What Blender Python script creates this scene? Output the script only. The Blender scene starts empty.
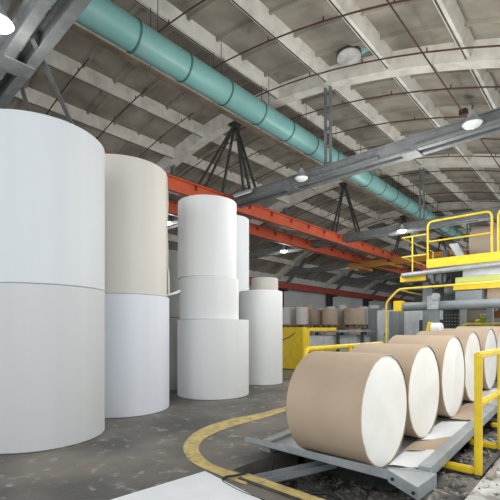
import bpy, bmesh, math, random
from mathutils import Vector, Matrix
random.seed(7)
PI = math.pi
scene = bpy.context.scene
COL = scene.collection
EYE = 1.65

# ---------------------------------------------------------------- materials
MATS = {}
def mat(name, base, rough=0.6, metal=0.0, alt=None, nscale=3.0, detail=6.0, lo=0.35, hi=0.65,
        bump=0.0, bscale=40.0, stretch=(1, 1, 1), emit=None, estr=0.0, alt2=None, n2=12.0, lo2=0.5, hi2=0.7):
    if name in MATS: return MATS[name]
    m = bpy.data.materials.new(name); m.use_nodes = True
    nt = m.node_tree; b = nt.nodes['Principled BSDF']
    b.inputs['Roughness'].default_value = rough
    b.inputs['Metallic'].default_value = metal
    b.inputs['Base Color'].default_value = (*base, 1)
    tc = nt.nodes.new('ShaderNodeTexCoord'); mp = nt.nodes.new('ShaderNodeMapping')
    nt.links.new(tc.outputs['Object'], mp.inputs[0]); mp.inputs['Scale'].default_value = stretch
    def noise(sc, l, h):
        n = nt.nodes.new('ShaderNodeTexNoise'); n.inputs['Scale'].default_value = sc; n.inputs['Detail'].default_value = detail
        r = nt.nodes.new('ShaderNodeMapRange'); r.inputs[1].default_value = l; r.inputs[2].default_value = h
        nt.links.new(mp.outputs[0], n.inputs['Vector']); nt.links.new(n.outputs['Fac'], r.inputs[0])
        return r
    cur = None
    if alt is None: alt = tuple(c * 0.9 for c in base)
    r = noise(nscale, lo, hi)
    mx = nt.nodes.new('ShaderNodeMix'); mx.data_type = 'RGBA'
    nt.links.new(r.outputs[0], mx.inputs[0]); mx.inputs[6].default_value = (*base, 1); mx.inputs[7].default_value = (*alt, 1)
    cur = mx.outputs[2]
    if alt2 is not None:
        r2 = noise(n2, lo2, hi2)
        m2 = nt.nodes.new('ShaderNodeMix'); m2.data_type = 'RGBA'
        nt.links.new(r2.outputs[0], m2.inputs[0]); nt.links.new(cur, m2.inputs[6]); m2.inputs[7].default_value = (*alt2, 1)
        cur = m2.outputs[2]
    nt.links.new(cur, b.inputs['Base Color'])
    if bump > 0:
        n = nt.nodes.new('ShaderNodeTexNoise'); n.inputs['Scale'].default_value = bscale; n.inputs['Detail'].default_value = 5
        bp = nt.nodes.new('ShaderNodeBump'); bp.inputs['Strength'].default_value = bump; bp.inputs['Distance'].default_value = 0.02
        nt.links.new(mp.outputs[0], n.inputs['Vector']); nt.links.new(n.outputs['Fac'], bp.inputs['Height'])
        nt.links.new(bp.outputs[0], b.inputs['Normal'])
    if emit:
        b.inputs['Emission Color'].default_value = (*emit, 1); b.inputs['Emission Strength'].default_value = estr
    MATS[name] = m
    return m

FLOOR = mat('worn_concrete_floor', (.19,.172,.145), .5, alt=(.085,.083,.078), nscale=.8, detail=12, lo=.40, hi=.60, bump=.35, bscale=22,
            alt2=(.36,.33,.28), n2=5.5, lo2=.58, hi2=.72)
ROOF = mat('stained_concrete_roof', (.36,.335,.28), .9, alt=(.20,.183,.15), nscale=.75, detail=8, lo=.36, hi=.66, bump=.3, bscale=8,
           alt2=(.15,.14,.12), n2=1.7, lo2=.58, hi2=.82)
RIB = mat('whitewashed_concrete', (.74,.72,.65), .85, alt=(.56,.54,.48), nscale=2.2, detail=8, lo=.4, hi=.7, bump=.2, bscale=12)
WALLM = mat('pale_wall_paint', (.62,.64,.64), .8, alt=(.52,.54,.54), nscale=.4)
FARM = mat('grey_far_wall', (.42,.44,.45), .8, alt=(.30,.32,.33), nscale=.3)
STEEL = mat('grey_painted_steel', (.20,.22,.225), .55, .1, alt=(.15,.165,.17), nscale=1.6, alt2=(.24,.25,.25), n2=5)
LSTEEL = mat('light_grey_steel', (.40,.43,.45), .45, .25, alt=(.29,.315,.33), nscale=3, alt2=(.52,.54,.55), n2=9, lo2=.6, hi2=.75)
DSTEEL = mat('dark_steel', (.055,.058,.06), .5, .3, alt=(.09,.09,.09), nscale=4)
RED = mat('red_orange_crane_paint', (.62,.115,.045), .5, alt=(.48,.085,.04), nscale=1.3, lo=.35, hi=.7, alt2=(.33,.07,.04), n2=4, lo2=.6, hi2=.85)
DRED = mat('dark_red_rail_paint', (.40,.06,.035), .6, alt=(.26,.045,.03), nscale=.8)
ORANGE = mat('orange_bridge_paint', (.42,.19,.015), .5, alt=(.30,.13,.015), nscale=1)
TEAL = mat('teal_duct_paint', (.24,.50,.48), .38, alt=(.20,.44,.43), nscale=.7, alt2=(.27,.47,.45), n2=2.4, lo2=.5, hi2=.8)
TEALD = mat('dark_duct_seam', (.07,.17,.17), .5)
BROWN = mat('brown_tray', (.13,.10,.07), .8, alt=(.20,.16,.12), nscale=2)
PIPE = mat('dark_red_sprinkler_pipe', (.10,.035,.028), .6, alt=(.07,.03,.025), nscale=3)
YEL = mat('safety_yellow_paint', (.86,.63,.02), .42, alt=(.74,.52,.02), nscale=5, alt2=(.45,.33,.06), n2=14, lo2=.68, hi2=.8)
YELP = mat('pale_yellow_rail', (.83,.66,.09), .45, alt=(.7,.52,.05), nscale=4)
YLINE = mat('worn_yellow_floor_paint', (.68,.53,.19), .7, alt=(.42,.34,.15), nscale=6, alt2=(.16,.145,.11), n2=11, lo2=.60, hi2=.72)
KRAFT = mat('kraft_paper', (.47,.365,.265), .75, alt=(.42,.32,.23), nscale=1.5, bump=.08, bscale=6)
KRAFT2 = mat('tan_paper', (.50,.42,.335), .75, alt=(.46,.36,.27), nscale=1.5)
ENDW = mat('paper_end_white', (.86,.85,.81), .85, alt=(.80,.78,.73), nscale=2.4, bump=.12, bscale=5)
def paper(name, c, d=.93):
    return mat(name, c, .62, alt=tuple(x*d for x in c), nscale=2.2, stretch=(1,1,.05), detail=3, bump=.03, bscale=9)
PW1 = paper('paper_cool_white', (.66,.695,.72)); PW2 = paper('paper_grey_white', (.60,.615,.625)); PB = paper('paper_beige', (.66,.635,.585))
PBL = paper('paper_blue_white', (.74,.78,.85)); PG = paper('paper_grey', (.50,.50,.48)); PW3 = paper('paper_bright_white', (.79,.81,.82))
PLAST = mat('white_sheet', (.78,.80,.82), .5, alt=(.70,.73,.76), nscale=2)
CAB = mat('cabinet_grey', (.20,.23,.25), .5, alt=(.16,.185,.20), nscale=2)
CABL = mat('cabinet_light', (.55,.58,.60), .4, .2, alt=(.42,.45,.48), nscale=3)
GREENY = mat('yellow_green_web', (.60,.66,.20), .6, alt=(.50,.55,.18), nscale=2)
HIVIS = mat('lime_yellow_plastic', (.62,.72,.05), .5, alt=(.45,.55,.05), nscale=5)
WOOD = mat('pallet_wood', (.42,.30,.18), .8, alt=(.28,.20,.12), nscale=6, stretch=(1,1,8))
RUB = mat('dusty_rubble', (.22,.205,.18), .9, alt=(.09,.085,.078), nscale=5, alt2=(.33,.31,.28), n2=9, lo2=.55, hi2=.7, bump=.5, bscale=25)
OIL = mat('oily_pit', (.045,.043,.04), .6, alt=(.11,.105,.095), nscale=4, bump=.5, bscale=10)
PITM = mat('dusty_pit_dirt', (.20,.188,.165), .9, alt=(.045,.043,.04), nscale=3.5, detail=10, lo=.42, hi=.6, bump=.8, bscale=18, alt2=(.40,.385,.35), n2=8, lo2=.56, hi2=.68)
CURBM = mat('pale_curb_concrete', (.36,.32,.27), .9, alt=(.30,.27,.23), nscale=6, bump=.4, bscale=20)
DUST = mat('white_plaster_dust', (.58,.57,.54), .95, alt=(.26,.245,.22), nscale=4.5, detail=10, lo=.42, hi=.66, bump=.8, bscale=14, alt2=(.78,.78,.76), n2=2.5)
LAMPON = mat('lamp_glass_lit', (1,1,1), .3, emit=(1,.97,.9), estr=14)
LAMPOFF = mat('lamp_glass', (.80,.82,.82), .25, alt=(.6,.62,.62), nscale=9, emit=(1,1,1), estr=.1)
DISC = mat('fan_disc_grey', (.55,.55,.53), .6, alt=(.42,.42,.40), nscale=4)
GLASS = mat('frosted_window', (.70,.75,.78), .3, alt=(.62,.68,.72), nscale=1, emit=(.8,.9,1), estr=.12)
BLACK = mat('black_rubber', (.02,.02,.02), .6)
ORBOX = mat('orange_brown_carton', (.42,.19,.06), .8, alt=(.3,.13,.05), nscale=3)
BEIGE = mat('beige_panel', (.55,.50,.41), .7, alt=(.46,.42,.34), nscale=2)

# ---------------------------------------------------------------- mesh helpers
def nb(): return bmesh.new()
def box(bm, x0, x1, y0, y1, z0, z1):
    vs = [bm.verts.new((x, y, z)) for x in (x0, x1) for y in (y0, y1) for z in (z0, z1)]
    for f in ((0,1,3,2),(4,6,7,5),(0,4,5,1),(2,3,7,6),(0,2,6,4),(1,5,7,3)):
        bm.faces.new([vs[i] for i in f])
def bar(bm, a, b, w, h=None):
    """box of cross-section w x h from a to b"""
    a = Vector(a); b = Vector(b); h = h or w; d = (b - a).normalized()
    up = Vector((0,0,1)) if abs(d.z) < .95 else Vector((1,0,0))
    s = d.cross(up).normalized(); u = s.cross(d).normalized()
    vs = []
    for p in (a, b):
        for i, j in ((-1,-1),(1,-1),(1,1),(-1,1)): vs.append(bm.verts.new(p + s*(i*w/2) + u*(j*h/2)))
    for f in ((0,3,2,1),(4,5,6,7),(0,1,5,4),(1,2,6,5),(2,3,7,6),(3,0,4,7)): bm.faces.new([vs[i] for i in f])
def fillet(pts, r, n=5):
    pts = [Vector(p) for p in pts]; out = [pts[0]]
    for i in range(1, len(pts)-1):
        p = pts[i]; d0 = pts[i-1]-p; d1 = pts[i+1]-p; rr = min(r, d0.length*.45, d1.length*.45)
        a = p + d0.normalized()*rr; b = p + d1.normalized()*rr
        for k in range(n+1):
            t = k/n; out.append(a*(1-t)**2 + p*2*t*(1-t) + b*t*t)
    out.append(pts[-1]); return out
def tube(bm, pts, r, seg=10, fr=0, caps=True):
    pts = fillet(pts, fr) if fr else [Vector(p) for p in pts]
    d = (pts[1]-pts[0]).normalized()
    n = d.orthogonal().normalized(); rings = []
    for i, p in enumerate(pts):
        if i == 0: t = pts[1]-pts[0]
        elif i == len(pts)-1: t = pts[-1]-pts[-2]
        else: t = (pts[i+1]-p).normalized() + (p-pts[i-1]).normalized()
        t.normalize(); n = (n - t*n.dot(t)).normalized(); b = t.cross(n)
        rings.append([bm.verts.new(p + n*(r*math.cos(2*PI*k/seg)) + b*(r*math.sin(2*PI*k/seg))) for k in range(seg)])
    for i in range(len(rings)-1):
        for k in range(seg):
            bm.faces.new((rings[i][k], rings[i][(k+1)%seg], rings[i+1][(k+1)%seg], rings[i+1][k]))
    if caps:
        bm.faces.new(list(reversed(rings[0]))); bm.faces.new(rings[-1])
def lathe(bm, prof, seg=64, axis='z', o=(0,0,0), wob=None):
    """prof: list of (radius, height); closed on the axis when radius 0"""
    o = Vector(o)
    def pt(r, h, a):
        if axis == 'z': return o + Vector((r*math.cos(a), r*math.sin(a), h))
        return o + Vector((h, r*math.cos(a), r*math.sin(a)))
    rings = []
    for i, (r, h) in enumerate(prof):
        if r == 0: rings.append([bm.verts.new(pt(0, h, 0))])
        else:
            rings.append([bm.verts.new(pt(r + (wob(i, 2*PI*k/seg) if wob else 0), h, 2*PI*k/seg)) for k in range(seg)])
    for i in range(len(rings)-1):
        A, B = rings[i], rings[i+1]
        for k in range(seg):
            k2 = (k+1) % seg
            if len(A) == 1 and len(B) > 1: bm.faces.new((A[0], B[k], B[k2]))
            elif len(B) == 1 and len(A) > 1: bm.faces.new((A[k], A[k2], B[0]))
            elif len(A) > 1: bm.faces.new((A[k], A[k2], B[k2], B[k]))
def link(name, bm, m, parent=None, smooth=False, loc=None):
    bmesh.ops.recalc_face_normals(bm, faces=bm.faces)
    me = bpy.data.meshes.new(name); bm.to_mesh(me); bm.free()
    if smooth:
        for p in me.polygons: p.use_smooth = True
        me.set_sharp_from_angle(angle=math.radians(38))
    me.materials.append(m)
    o = bpy.data.objects.new(name, me); COL.objects.link(o)
    if parent: o.parent = parent
    if loc: o.location = loc
    return o
def tag(o, label, cat, group=None, kind=None):
    o['label'] = label; o['category'] = cat
    if group: o['group'] = group
    if kind: o['kind'] = kind
    return o
def thing(name, label, cat, loc=(0,0,0), group=None):
    o = bpy.data.objects.new(name, None); COL.objects.link(o); o.location = loc; o.empty_display_size = .1
    return tag(o, label, cat, group)
def struct(name, bm, m, label=None, smooth=False):
    o = link(name, bm, m, None, smooth); o['kind'] = 'structure'
    if label: o['label'] = label
    return o
def copy_tree(o, parent=None):
    c = o.copy(); COL.objects.link(c)
    if parent: c.parent = parent
    for ch in [x for x in o.children]: copy_tree(ch, c)
    return c

# ---------------------------------------------------------------- hall shell
CREST = -11.4
def H(x): return EYE + 9.0 - .0225*(x - CREST)**2        # underside of ribs
BAY = [2.6, 12.0, 21.4, 30.8, 40.2, 49.6, 59.0]
YEND = 68.4; Y0 = -4.0; XW = -24.6; XR = 1.4
ribx = [-.6 - 2.2*i for i in range(11)]

# floor with a pit under the conveyor
PX0, PX1, PY0, PY1 = -3.25, -.98, 3.22, 9.5
bm = nb()
xs = [XW, PX0, PX1, 4.0]; ys = [Y0, PY0, PY1, YEND]
g = [[bm.verts.new((x, y, 0)) for y in ys] for x in xs]
for i in range(3):
    for j in range(3):
        if i == 1 and j == 1: continue
        bm.faces.new((g[i][j], g[i+1][j], g[i+1][j+1], g[i][j+1]))
q = [g[1][1], g[2][1], g[2][2], g[1][2]]; ql = [bm.verts.new((v.co.x, v.co.y, -.42)) for v in q]
for i in range(4): bm.faces.new((q[i], ql[i], ql[(i+1)%4], q[(i+1)%4]))
bm.faces.new(ql)
struct('floor', bm, FLOOR)

bm = nb(); box(bm, XW-.3, XW, Y0, YEND+.3, 0, H(XW)+.6)
struct('wall_left', bm, WALLM)
bm = nb()
n = 24
for side in (0, 1):
    pass
vb = []; vt = []
for i in range(n+1):
    x = XW + (4.0-XW)*i/n
    vb.append(bm.verts.new((x, YEND, 0))); vt.append(bm.verts.new((x, YEND, H(min(x, XR))+.45)))
for i in range(n): bm.faces.new((vb[i], vb[i+1], vt[i+1], vt[i]))
struct('wall_back', bm, FARM)

# ceiling: shell with shallow cross ribs (coffers) between the long ribs
bm = nb()
edges = [XR] + ribx + [XW]
dY = 9.4/8
ny = int((YEND-Y0)/dY)
ystart = 2.6 - dY*6
for i in range(len(edges)-1):
    xa, xb = edges[i], edges[i+1]
    if abs(xa-xb) < .3: continue
    ca, cb = (xa, xb)
    sub = 4
    cols = [ca + (cb-ca)*k/sub for k in range(sub+1)]
    # vaulted coffer shell
    row0 = [bm.verts.new((x, Y0, H(x)+.40)) for x in cols]
    row1 = [bm.verts.new((x, YEND+.3, H(x)+.40)) for x in cols]
    for k in range(sub): bm.faces.new((row0[k], row0[k+1], row1[k+1], row1[k]))
    for j in range(64):
        y = ystart + dY*j
        if y > YEND: break
        # tapered cross rib, haunched where it meets the long rib
        prof = [(-.07,.41),(-.03,.32),(.03,.32),(.07,.41)]
        rings = []
        for k, x in enumerate(cols):
            e = 0.0 if k in (0, sub) else .05
            rings.append([bm.verts.new((x, y+py*(1.4 if k in (0, sub) else 1), H(x)+ph+(0 if k not in (0, sub) or ph > .35 else -.025))) for py, ph in prof])
        for k in range(sub):
            for a in range(3):
                bm.faces.new((rings[k][a], rings[k+1][a], rings[k+1][a+1], rings[k][a+1]))
struct('ceiling', bm, ROOF)
tn = 0
for x in ribx:
    tn += 1; bm = nb()
    prof = [(-.13,.42),(-.10,.03),(-.10,0),(.05,0),(.06,.03),(.21,.42)]
    ra = [bm.verts.new((x+px, Y0, H(x)+ph)) for px, ph in prof]; rb = [bm.verts.new((x+px, YEND, H(x)+ph)) for px, ph in prof]
    for k in range(5): bm.faces.new((ra[k], ra[k+1], rb[k+1], rb[k]))
    # narrow dark strip along the rib joint, standing in for its shadow line
    struct('trim_%d' % tn, bm, RIB)
    bm = nb(); box(bm, x-.075, x-.035, Y0, YEND, H(x)-.010, H(x)+.005)
    tn += 1; struct('trim_%d' % tn, bm, DSTEEL)
for y in BAY:
    tn += 1; bm = nb(); n = 40; rings = []
    for i in range(n+1):
        x = XR + (XW-XR)*i/n
        prof = [(-.36,.42),(-.22,-.02),(-.22,-.08),(.22,-.08),(.22,-.02),(.36,.42)]
        rings.append([bm.verts.new((x, y+py, H(x)+ph)) for py, ph in prof])
    for i in range(n):
        for k in range(5): bm.faces.new((rings[i][k], rings[i+1][k], rings[i+1][k+1], rings[i][k+1]))
    struct('trim_%d' % tn, bm, RIB, smooth=True)

# wall columns, windows, rail on left wall
for i, y in enumerate(BAY):
    if y < 20: continue
    o = thing('steel_column', 'dark steel column standing against the pale left wall', 'column', (XW+.35, y, 0), 'wall columns')
    bm = nb(); box(bm, -.22, .22, -.35, -.30, 0, H(XW)-.3); box(bm, -.22, .22, .30, .35, 0, H(XW)-.3); box(bm, -.03, .03, -.3, .3, 0, H(XW)-.3)
    link('shaft', bm, DSTEEL, o)
    bm = nb(); box(bm, -.3, .3, -.45, .45, 0, .04); link('base_plate', bm, DSTEEL, o)
    bm = nb(); bar(bm, (.2, 0, 5.5), (3.2, 0, H(XW+3.5)-.2), .22, .3)
    link('knee_brace', bm, STEEL, o)
def ibeam_y(bm, x, y0, y1, zt, d, w, tf=.05, tw=.05):
    box(bm, x-w/2, x+w/2, y0, y1, zt-tf, zt); box(bm, x-w/2, x+w/2, y0, y1, zt-d, zt-d+tf); box(bm, x-tw/2, x+tw/2, y0, y1, zt-d+tf, zt-tf)
# third rail along the wall
zr = EYE + .196*23.4
o = thing('crane_rail_beam', 'dark red crane rail running along the pale left wall', 'beam', (-23.4, Y0, zr))
bm = nb(); box(bm, -.1, .1, .5, YEND-Y0-.2, -.62, 0); box(bm, -.2, .2, .5, YEND-Y0-.2, -.05, 0); link('girder', bm, DRED, o)
bm = nb()
for y in BAY: box(bm, -.9, .1, y-Y0-.12, y-Y0+.12, -.85, -.6)
link('bracket', bm, DSTEEL, o)

# two big red crane girders
for x, nm in ((-11.9, 'red-orange crane girder with stiffeners, nearer and higher-looking of the pair'), (-14.2, 'red-orange crane girder behind and below the nearer one')):
    zt = EYE + 5.62
    o = thing('crane_girder', nm, 'beam', (x, 0, zt))
    bm = nb(); ibeam_y(bm, 0, -2.0, 60, 0, .56, .30, .05, .06); link('girder', bm, RED, o)
    for k in range(30):
        bm = nb(); y = 2.0 + 1.55*k; box(bm, .03, .135, y-.02, y+.02, -.24, -.05); link('stiffener', bm, DRED, o)
    bm = nb(); box(bm, -.05, .05, -2, 60, .0, .07); link('rail', bm, DSTEEL, o)
    bm = nb()
    tube(bm, [(.25, -2, -.62), (.25, 60, -.62)], .03, 6)
    for k in range(24): y = -1 + 2.5*k; bar(bm, (.25, y, -.62), (.02, y, -.54), .04)
    link('power_rail', bm, DSTEEL, o)

# cross girders under each arch, lattice posts and hangers
def lattice_post(x, y, z0, z1, label, grp):
    o = thing('lattice_post', label, 'post', (x, y, z0), grp)
    h = z1 - z0
    for s in (-1, 1):
        bm = nb(); box(bm, s*.10-.03, s*.10+.03, -.06, .06, 0, h); link('channel', bm, STEEL, o)
    bm = nb()
    k = 0; z = .12
    while z < h-.05:
        box(bm, -.09, .09, -.055, -.035, z-.035, z+.035); box(bm, -.09, .09, .035, .055, z-.035, z+.035); z += .62
    link('lacing', bm, STEEL, o); return o
ordn = ['nearest', 'second', 'third', 'fourth', 'fifth', 'sixth', 'seventh']
for i, y in enumerate(BAY):
    zb, zt = EYE+5.28, EYE+5.70
    o = thing('cross_girder', 'grey steel cross girder under the %s roof arch from the camera' % ordn[i], 'girder', (0, y, zb))
    for s in (-1, 1):
        bm = nb(); yy = s*.20
        box(bm, -22.6, 1.2, yy-.09, yy+.09, .38, .42); box(bm, -22.6, 1.2, yy-.09, yy+.09, 0, .04); box(bm, -22.6, 1.2, yy-.02, yy+.02, .04, .38)
        link('beam', bm, STEEL, o)
    for k in range(6):
        bm = nb(); x = -22 + 4.4*k; box(bm, x-.25, x+.25, -.28, .28, -.03, -.001); link('batten_plate', bm, STEEL, o)
    if i > 0:
        for k in range(5):
            bm = nb(); x = -2.6 - 4.4*k; box(bm, x-1.7, x+1.7, -.36, -.31, .02, .10); link('cable_tray', bm, STEEL, o)
    for x in (-7.3, -16.4):
        lattice_post(x, y, zt+.01, H(x)-.09, 'grey lattice hanger post joining a cross girder to the arch', 'lattice hanger posts')
    o = thing('hanger_struts', 'fan of dark steel struts from the %s arch crown down to the red girders' % ordn[i], 'strut', (-11.9, y, EYE+9.0-.1))
    bm = nb(); box(bm, -.25, .25, -.2, .2, -.08, .03); box(bm, -.16, .16, -.12, .12, -.25, -.08); link('crown_plate', bm, DSTEEL, o)
    for (dx, dy) in (((1.05,.22),(1.05,-.22),(-.1,.7),(-.1,-.7),(-3.3,.3),(-3.3,-.3)) if i < 2 else ((.95,.24),(.95,-.24),(-.75,.24),(-.75,-.24))):
        bm = nb(); bar(bm, (.05*dx, .1*dy, -.15), (dx, dy, -3.20), .075, .09); link('strut', bm, DSTEEL, o)
# braces from the nearest cross girder to the red girder
for k, (a, b) in enumerate((((-7.9, 2.6, EYE+5.42), (-11.75, 5.2, EYE+5.62)), ((-8.9, 2.6, EYE+5.42), (-11.8, 3.9, EYE+5.62)))):
    bm = nb(); bar(bm, a, b, .09, .06)
    tag(link('diagonal_brace', bm, STEEL), ['longer dark diagonal brace above the huge front roll, reaching the red girder',
        'shorter dark diagonal brace above the huge front roll, nearer the left edge'][k], 'brace')
# maintenance walkway on the nearest girder (top-left corner)
o = thing('girder_walkway', 'grey steel walkway deck fixed beside the corner girder near the bright lamp', 'walkway', (-6.5, 1.55, EYE+5.9))
bm = nb(); box(bm, -8, 2.2, -.05, .72, 0, .06); link('deck', bm, STEEL, o)
for k in range(11):
    bm = nb(); box(bm, -7.9+k, -7.82+k, -.05, .72, -.10, 0); link('joist', bm, STEEL, o)

# orange crane bridge
o = thing('crane_bridge', 'orange-yellow crane bridge beam crossing from the red girders', 'crane', (-15, 27.8, EYE+4.62))
bm = nb(); box(bm, .9, 15.5, -.25, .25, .0, .50)
vs = [bm.verts.new(p) for p in ((.9,-.25,0),(.9,.25,0),(.9,.25,.5),(.9,-.25,.5),(.0,-.2,.3),(.0,.2,.3),(.0,.2,.48),(.0,-.2,.48))]
for f in ((0,1,5,4),(1,2,6,5),(2,3,7,6),(3,0,4,7),(4,5,6,7)): bm.faces.new([vs[i] for i in f])
link('beam', bm, ORANGE, o)
for xx in (.6, 2.9):
    bm = nb(); box(bm, xx, xx+.8, -1.2, 1.2, -.12, .06); link('end_carriage', bm, ORANGE, o)
bm = nb()
lathe(bm, [(0,-.01),(.13,-.01),(.13,.01),(0,.01)], 20, 'x')
bmesh.ops.rotate(bm, verts=bm.verts, cent=(0,0,0), matrix=Matrix.Rotation(PI/2,3,'Z')); bmesh.ops.translate(bm, verts=bm.verts, vec=(3.3,-.262,.24))
link('inspection_hole', bm, BLACK, o)
bm = nb(); box(bm, 9.0, 10.2, -.6, .6, -.5, .0); box(bm, 9.3, 9.9, -.3, .3, -.9, -.5); link('hoist', bm, CAB, o)

# duct
DX, DZ, DR = -9.02, EYE+7.55, .385
o = thing('ventilation_duct', 'long round teal ventilation duct with dark seam rings under the roof', 'duct', (DX, 0, DZ))
def ytube(bm, r, y0, y1, seg=40):
    tube(bm, [(0, y0, 0), (0, y1, 0)], r, seg)
bm = nb(); ytube(bm, DR, -1.0, 35); link('duct_body', bm, TEAL, o, True)
for k in range(23):
    y = .5 + 1.62*k
    if y > 35: break
    bm = nb(); ytube(bm, DR+.022, y-.025, y+.025); link('seam_ring', bm, TEALD, o, True)
bm = nb(); box(bm, -.36, -.16, -1, 34.5, -.46, -.42)
link('support_tray', bm, BROWN, o)
for k in range(15):
    bm = nb(); y = 1.4 + 2.35*k; tube(bm, [(0, y, .4), (0, y, H(DX)-DZ+.3)], .012, 5); tube(bm, [(-.35, y, -.43), (-.35, y, H(DX-.4)-DZ+.3)], .012, 5); link('hanger_wire', bm, DSTEEL, o)

# sprinkler pipes following the vault
def vault_pipe(y, xa, xb, r=.023, label='', grp=None):
    n = 12; pts = [(xa+(xb-xa)*k/n, y, H(xa+(xb-xa)*k/n)-.14) for k in range(n+1)]
    o = thing('sprinkler_pipe', label, 'pipe', (0, y, 0), grp)
    bm = nb(); tube(bm, [(p[0], 0, p[2]) for p in pts], r, 6); link('pipe', bm, PIPE, o, True)
    bm = nb()
    for k in range(1, n, 2): p = pts[k]; tube(bm, [(p[0], 0, p[2]), (p[0], 0, p[2]+.12)], .02, 5)
    link('clips', bm, PIPE, o)
for k in range(16):
    y = 2.3 + 2.18*k
    if min(abs(y-b) for b in BAY) < .35: y += .5
    vault_pipe(y, XR-.3, -10.25, label='thin dark red pipe curving across the right half of the vault', grp='cross pipes on the right of the roof')
    vault_pipe(y-.85 if min(abs(y-.85-b) for b in BAY) > .35 else y-.3, -12.5, -22.0, label='thin dark pipe curving across the left half of the vault', grp='cross pipes on the left of the roof')
o = thing('conduit', 'long thin dark cable line running lengthways under the right side of the roof', 'cable', (-3.75, 0, EYE+7.75-.2))
bm = nb(); tube(bm, [(0,-2,0),(0,62,0)], .022, 6); link('cable', bm, PIPE, o)
bm = nb(); box(bm, -.12, .12, 15.0, 15.25, -.08, .12); link('junction_box', bm, PIPE, o)

# round fan/roof vent
o = thing('roof_fan', 'round grey fan disc with a short duct hanging beside the second arch', 'fan', (-6.0, 11.1, EYE+8.50))
bm = nb(); lathe(bm, [(0,-.05),(.30,-.05),(.37,0),(.37,.10),(.32,.14),(0,.14)], 40); a = link('fan_disc', bm, DISC, o, True)
a.rotation_euler = (math.radians(-6), math.radians(-4), 0)
bm = nb(); lathe(bm, [(.375,.02),(.39,.02),(.39,.09),(.375,.09),(.375,.02)], 40); b2 = link('rim', bm, DSTEEL, o, True); b2.rotation_euler = a.rotation_euler
bm = nb(); tube(bm, [(.0,.1,.12),(.45,.18,.25),(1.0,.2,.22)], .17, 14); link('duct_stub', bm, TEAL, o, True)
bm = nb()
for dx, dy in ((.2,.1),(-.15,-.2)): tube(bm, [(dx,dy,.1),(dx,dy,.5)], .02, 5)
link('bolts', bm, DSTEEL, o)

# high-bay lamps
def bell_lamp(x, y, z, lit, label, en=120):
    o = thing('high_bay_lamp', label, 'lamp', (x, y, z))
    bm = nb(); lathe(bm, [(0,.34),(.05,.34),(.06,.26),(.11,.24),(.13,.14),(.17,.10),(.25,-.02),(.24,-.02),(.15,.09),(0,.12)], 28); link('shade', bm, LSTEEL if not lit else CABL, o, True)
    bm = nb(); lathe(bm, [(0,-.13),(.10,-.12),(.20,-.07),(.235,-.005),(0,.0)], 28); link('lens', bm, LAMPON if lit else LAMPOFF, o, True)
    bm = nb(); tube(bm, [(0,0,.33),(0,0,.46),(0,.10,.5)], .02, 6); link('hook', bm, DSTEEL, o)
    if lit:
        ld = bpy.data.lights.new('lamp_light', 'POINT'); ld.energy = en; ld.color = (1,.96,.9); ld.shadow_soft_size = .3
        lo = bpy.data.objects.new('lamp_light', ld); COL.objects.link(lo); lo.parent = o; lo.location = (0,0,-.7)
    return o
LZ = EYE+5.05
bell_lamp(-8.02, 11.4, EYE+5.36, False, 'pale bell-shaped lamp on the second girder, left of the lattice post')
bell_lamp(-2.62, 11.4, EYE+5.36, False, 'pale bell-shaped lamp on the girder at the upper right')
bell_lamp(-7.75, 2.0, EYE+5.30, True, 'glaring lit lamp in the top left corner of the hall', 60)
bell_lamp(-16.3, 11.6, EYE+5.35, True, 'small lit lamp seen between the beige roll and the white roll stack')
bell_lamp(-16.2, 21.0, EYE+5.3, True, 'lit lamp below the red girders, above the short roll stack')
bell_lamp(-8.2, 21.0, EYE+5.3, True, 'bright lit lamp hanging left of the yellow platform railing')
bell_lamp(-15.9, 30.4, EYE+5.3, True, 'lit lamp farther away, below the orange bridge')
# tube light on girder
o = thing('tube_light', 'small pale tube light fixed at the end of the second girder by the red girder', 'lamp', (-11.0, 11.5, EYE+5.55))
bm = nb(); bar(bm, (-.5,0,0),(.5,0,0), .12, .07); link('housing', bm, CABL, o)
bm = nb(); tube(bm, [(-.45,0,-.06),(.45,0,-.06)], .03, 8); link('tube', bm, LAMPOFF, o)

# ---------------------------------------------------------------- standing paper rolls
def roll(x, y, z0, z1, r, m, label, grp=None):
    o = thing('paper_roll', label, 'paper roll', (x, y, z0), grp)
    h = z1 - z0; bv = .012
    ph = random.random()*6
    def wob(i, a): return .004*math.sin(2*a+ph) + .002*math.sin(5*a+2*ph)
    bm = nb(); g = .003
    lathe(bm, [(.05,g),(r-bv,g),(r,bv+g),(r,h*.5),(r,h-bv-g),(r-bv,h-g),(.05,h-g)], 128, wob=lambda i,a: 0 if i in (0,6) else wob(i,a))
    link('wound_paper', bm, m, o, True)
    bm = nb(); lathe(bm, [(.04,g),(.05,g),(.05,h-g),(.04,h-g),(.04,g)], 24); link('core', bm, KRAFT, o, True)
    return o
CA, SA = math.cos(math.atan(359/390)), math.sin(math.atan(359/390))
def cw(x, z):    # metres right of / ahead of the viewpoint -> hall coordinates
    return (x*CA - z*SA, x*SA + z*CA)
s1 = cw(-3.28, 6.08)
roll(*s1, 0, 2.26, .955, PW2, 'huge grey-white paper roll on the floor at the left edge, lower of two')
roll(*s1, 2.26, 4.56, .95, PW1, 'huge cool white paper roll stacked on top at the left edge')
s2 = cw(-2.63, 8.12)
roll(*s2, 0, 2.31, .93, PBL, 'bluish white paper roll on the floor carrying the beige roll')
o = roll(s2[0]-.01, s2[1]-.02, 2.31, 4.90, .905, PB, 'beige paper roll stacked on the bluish white roll')
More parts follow.
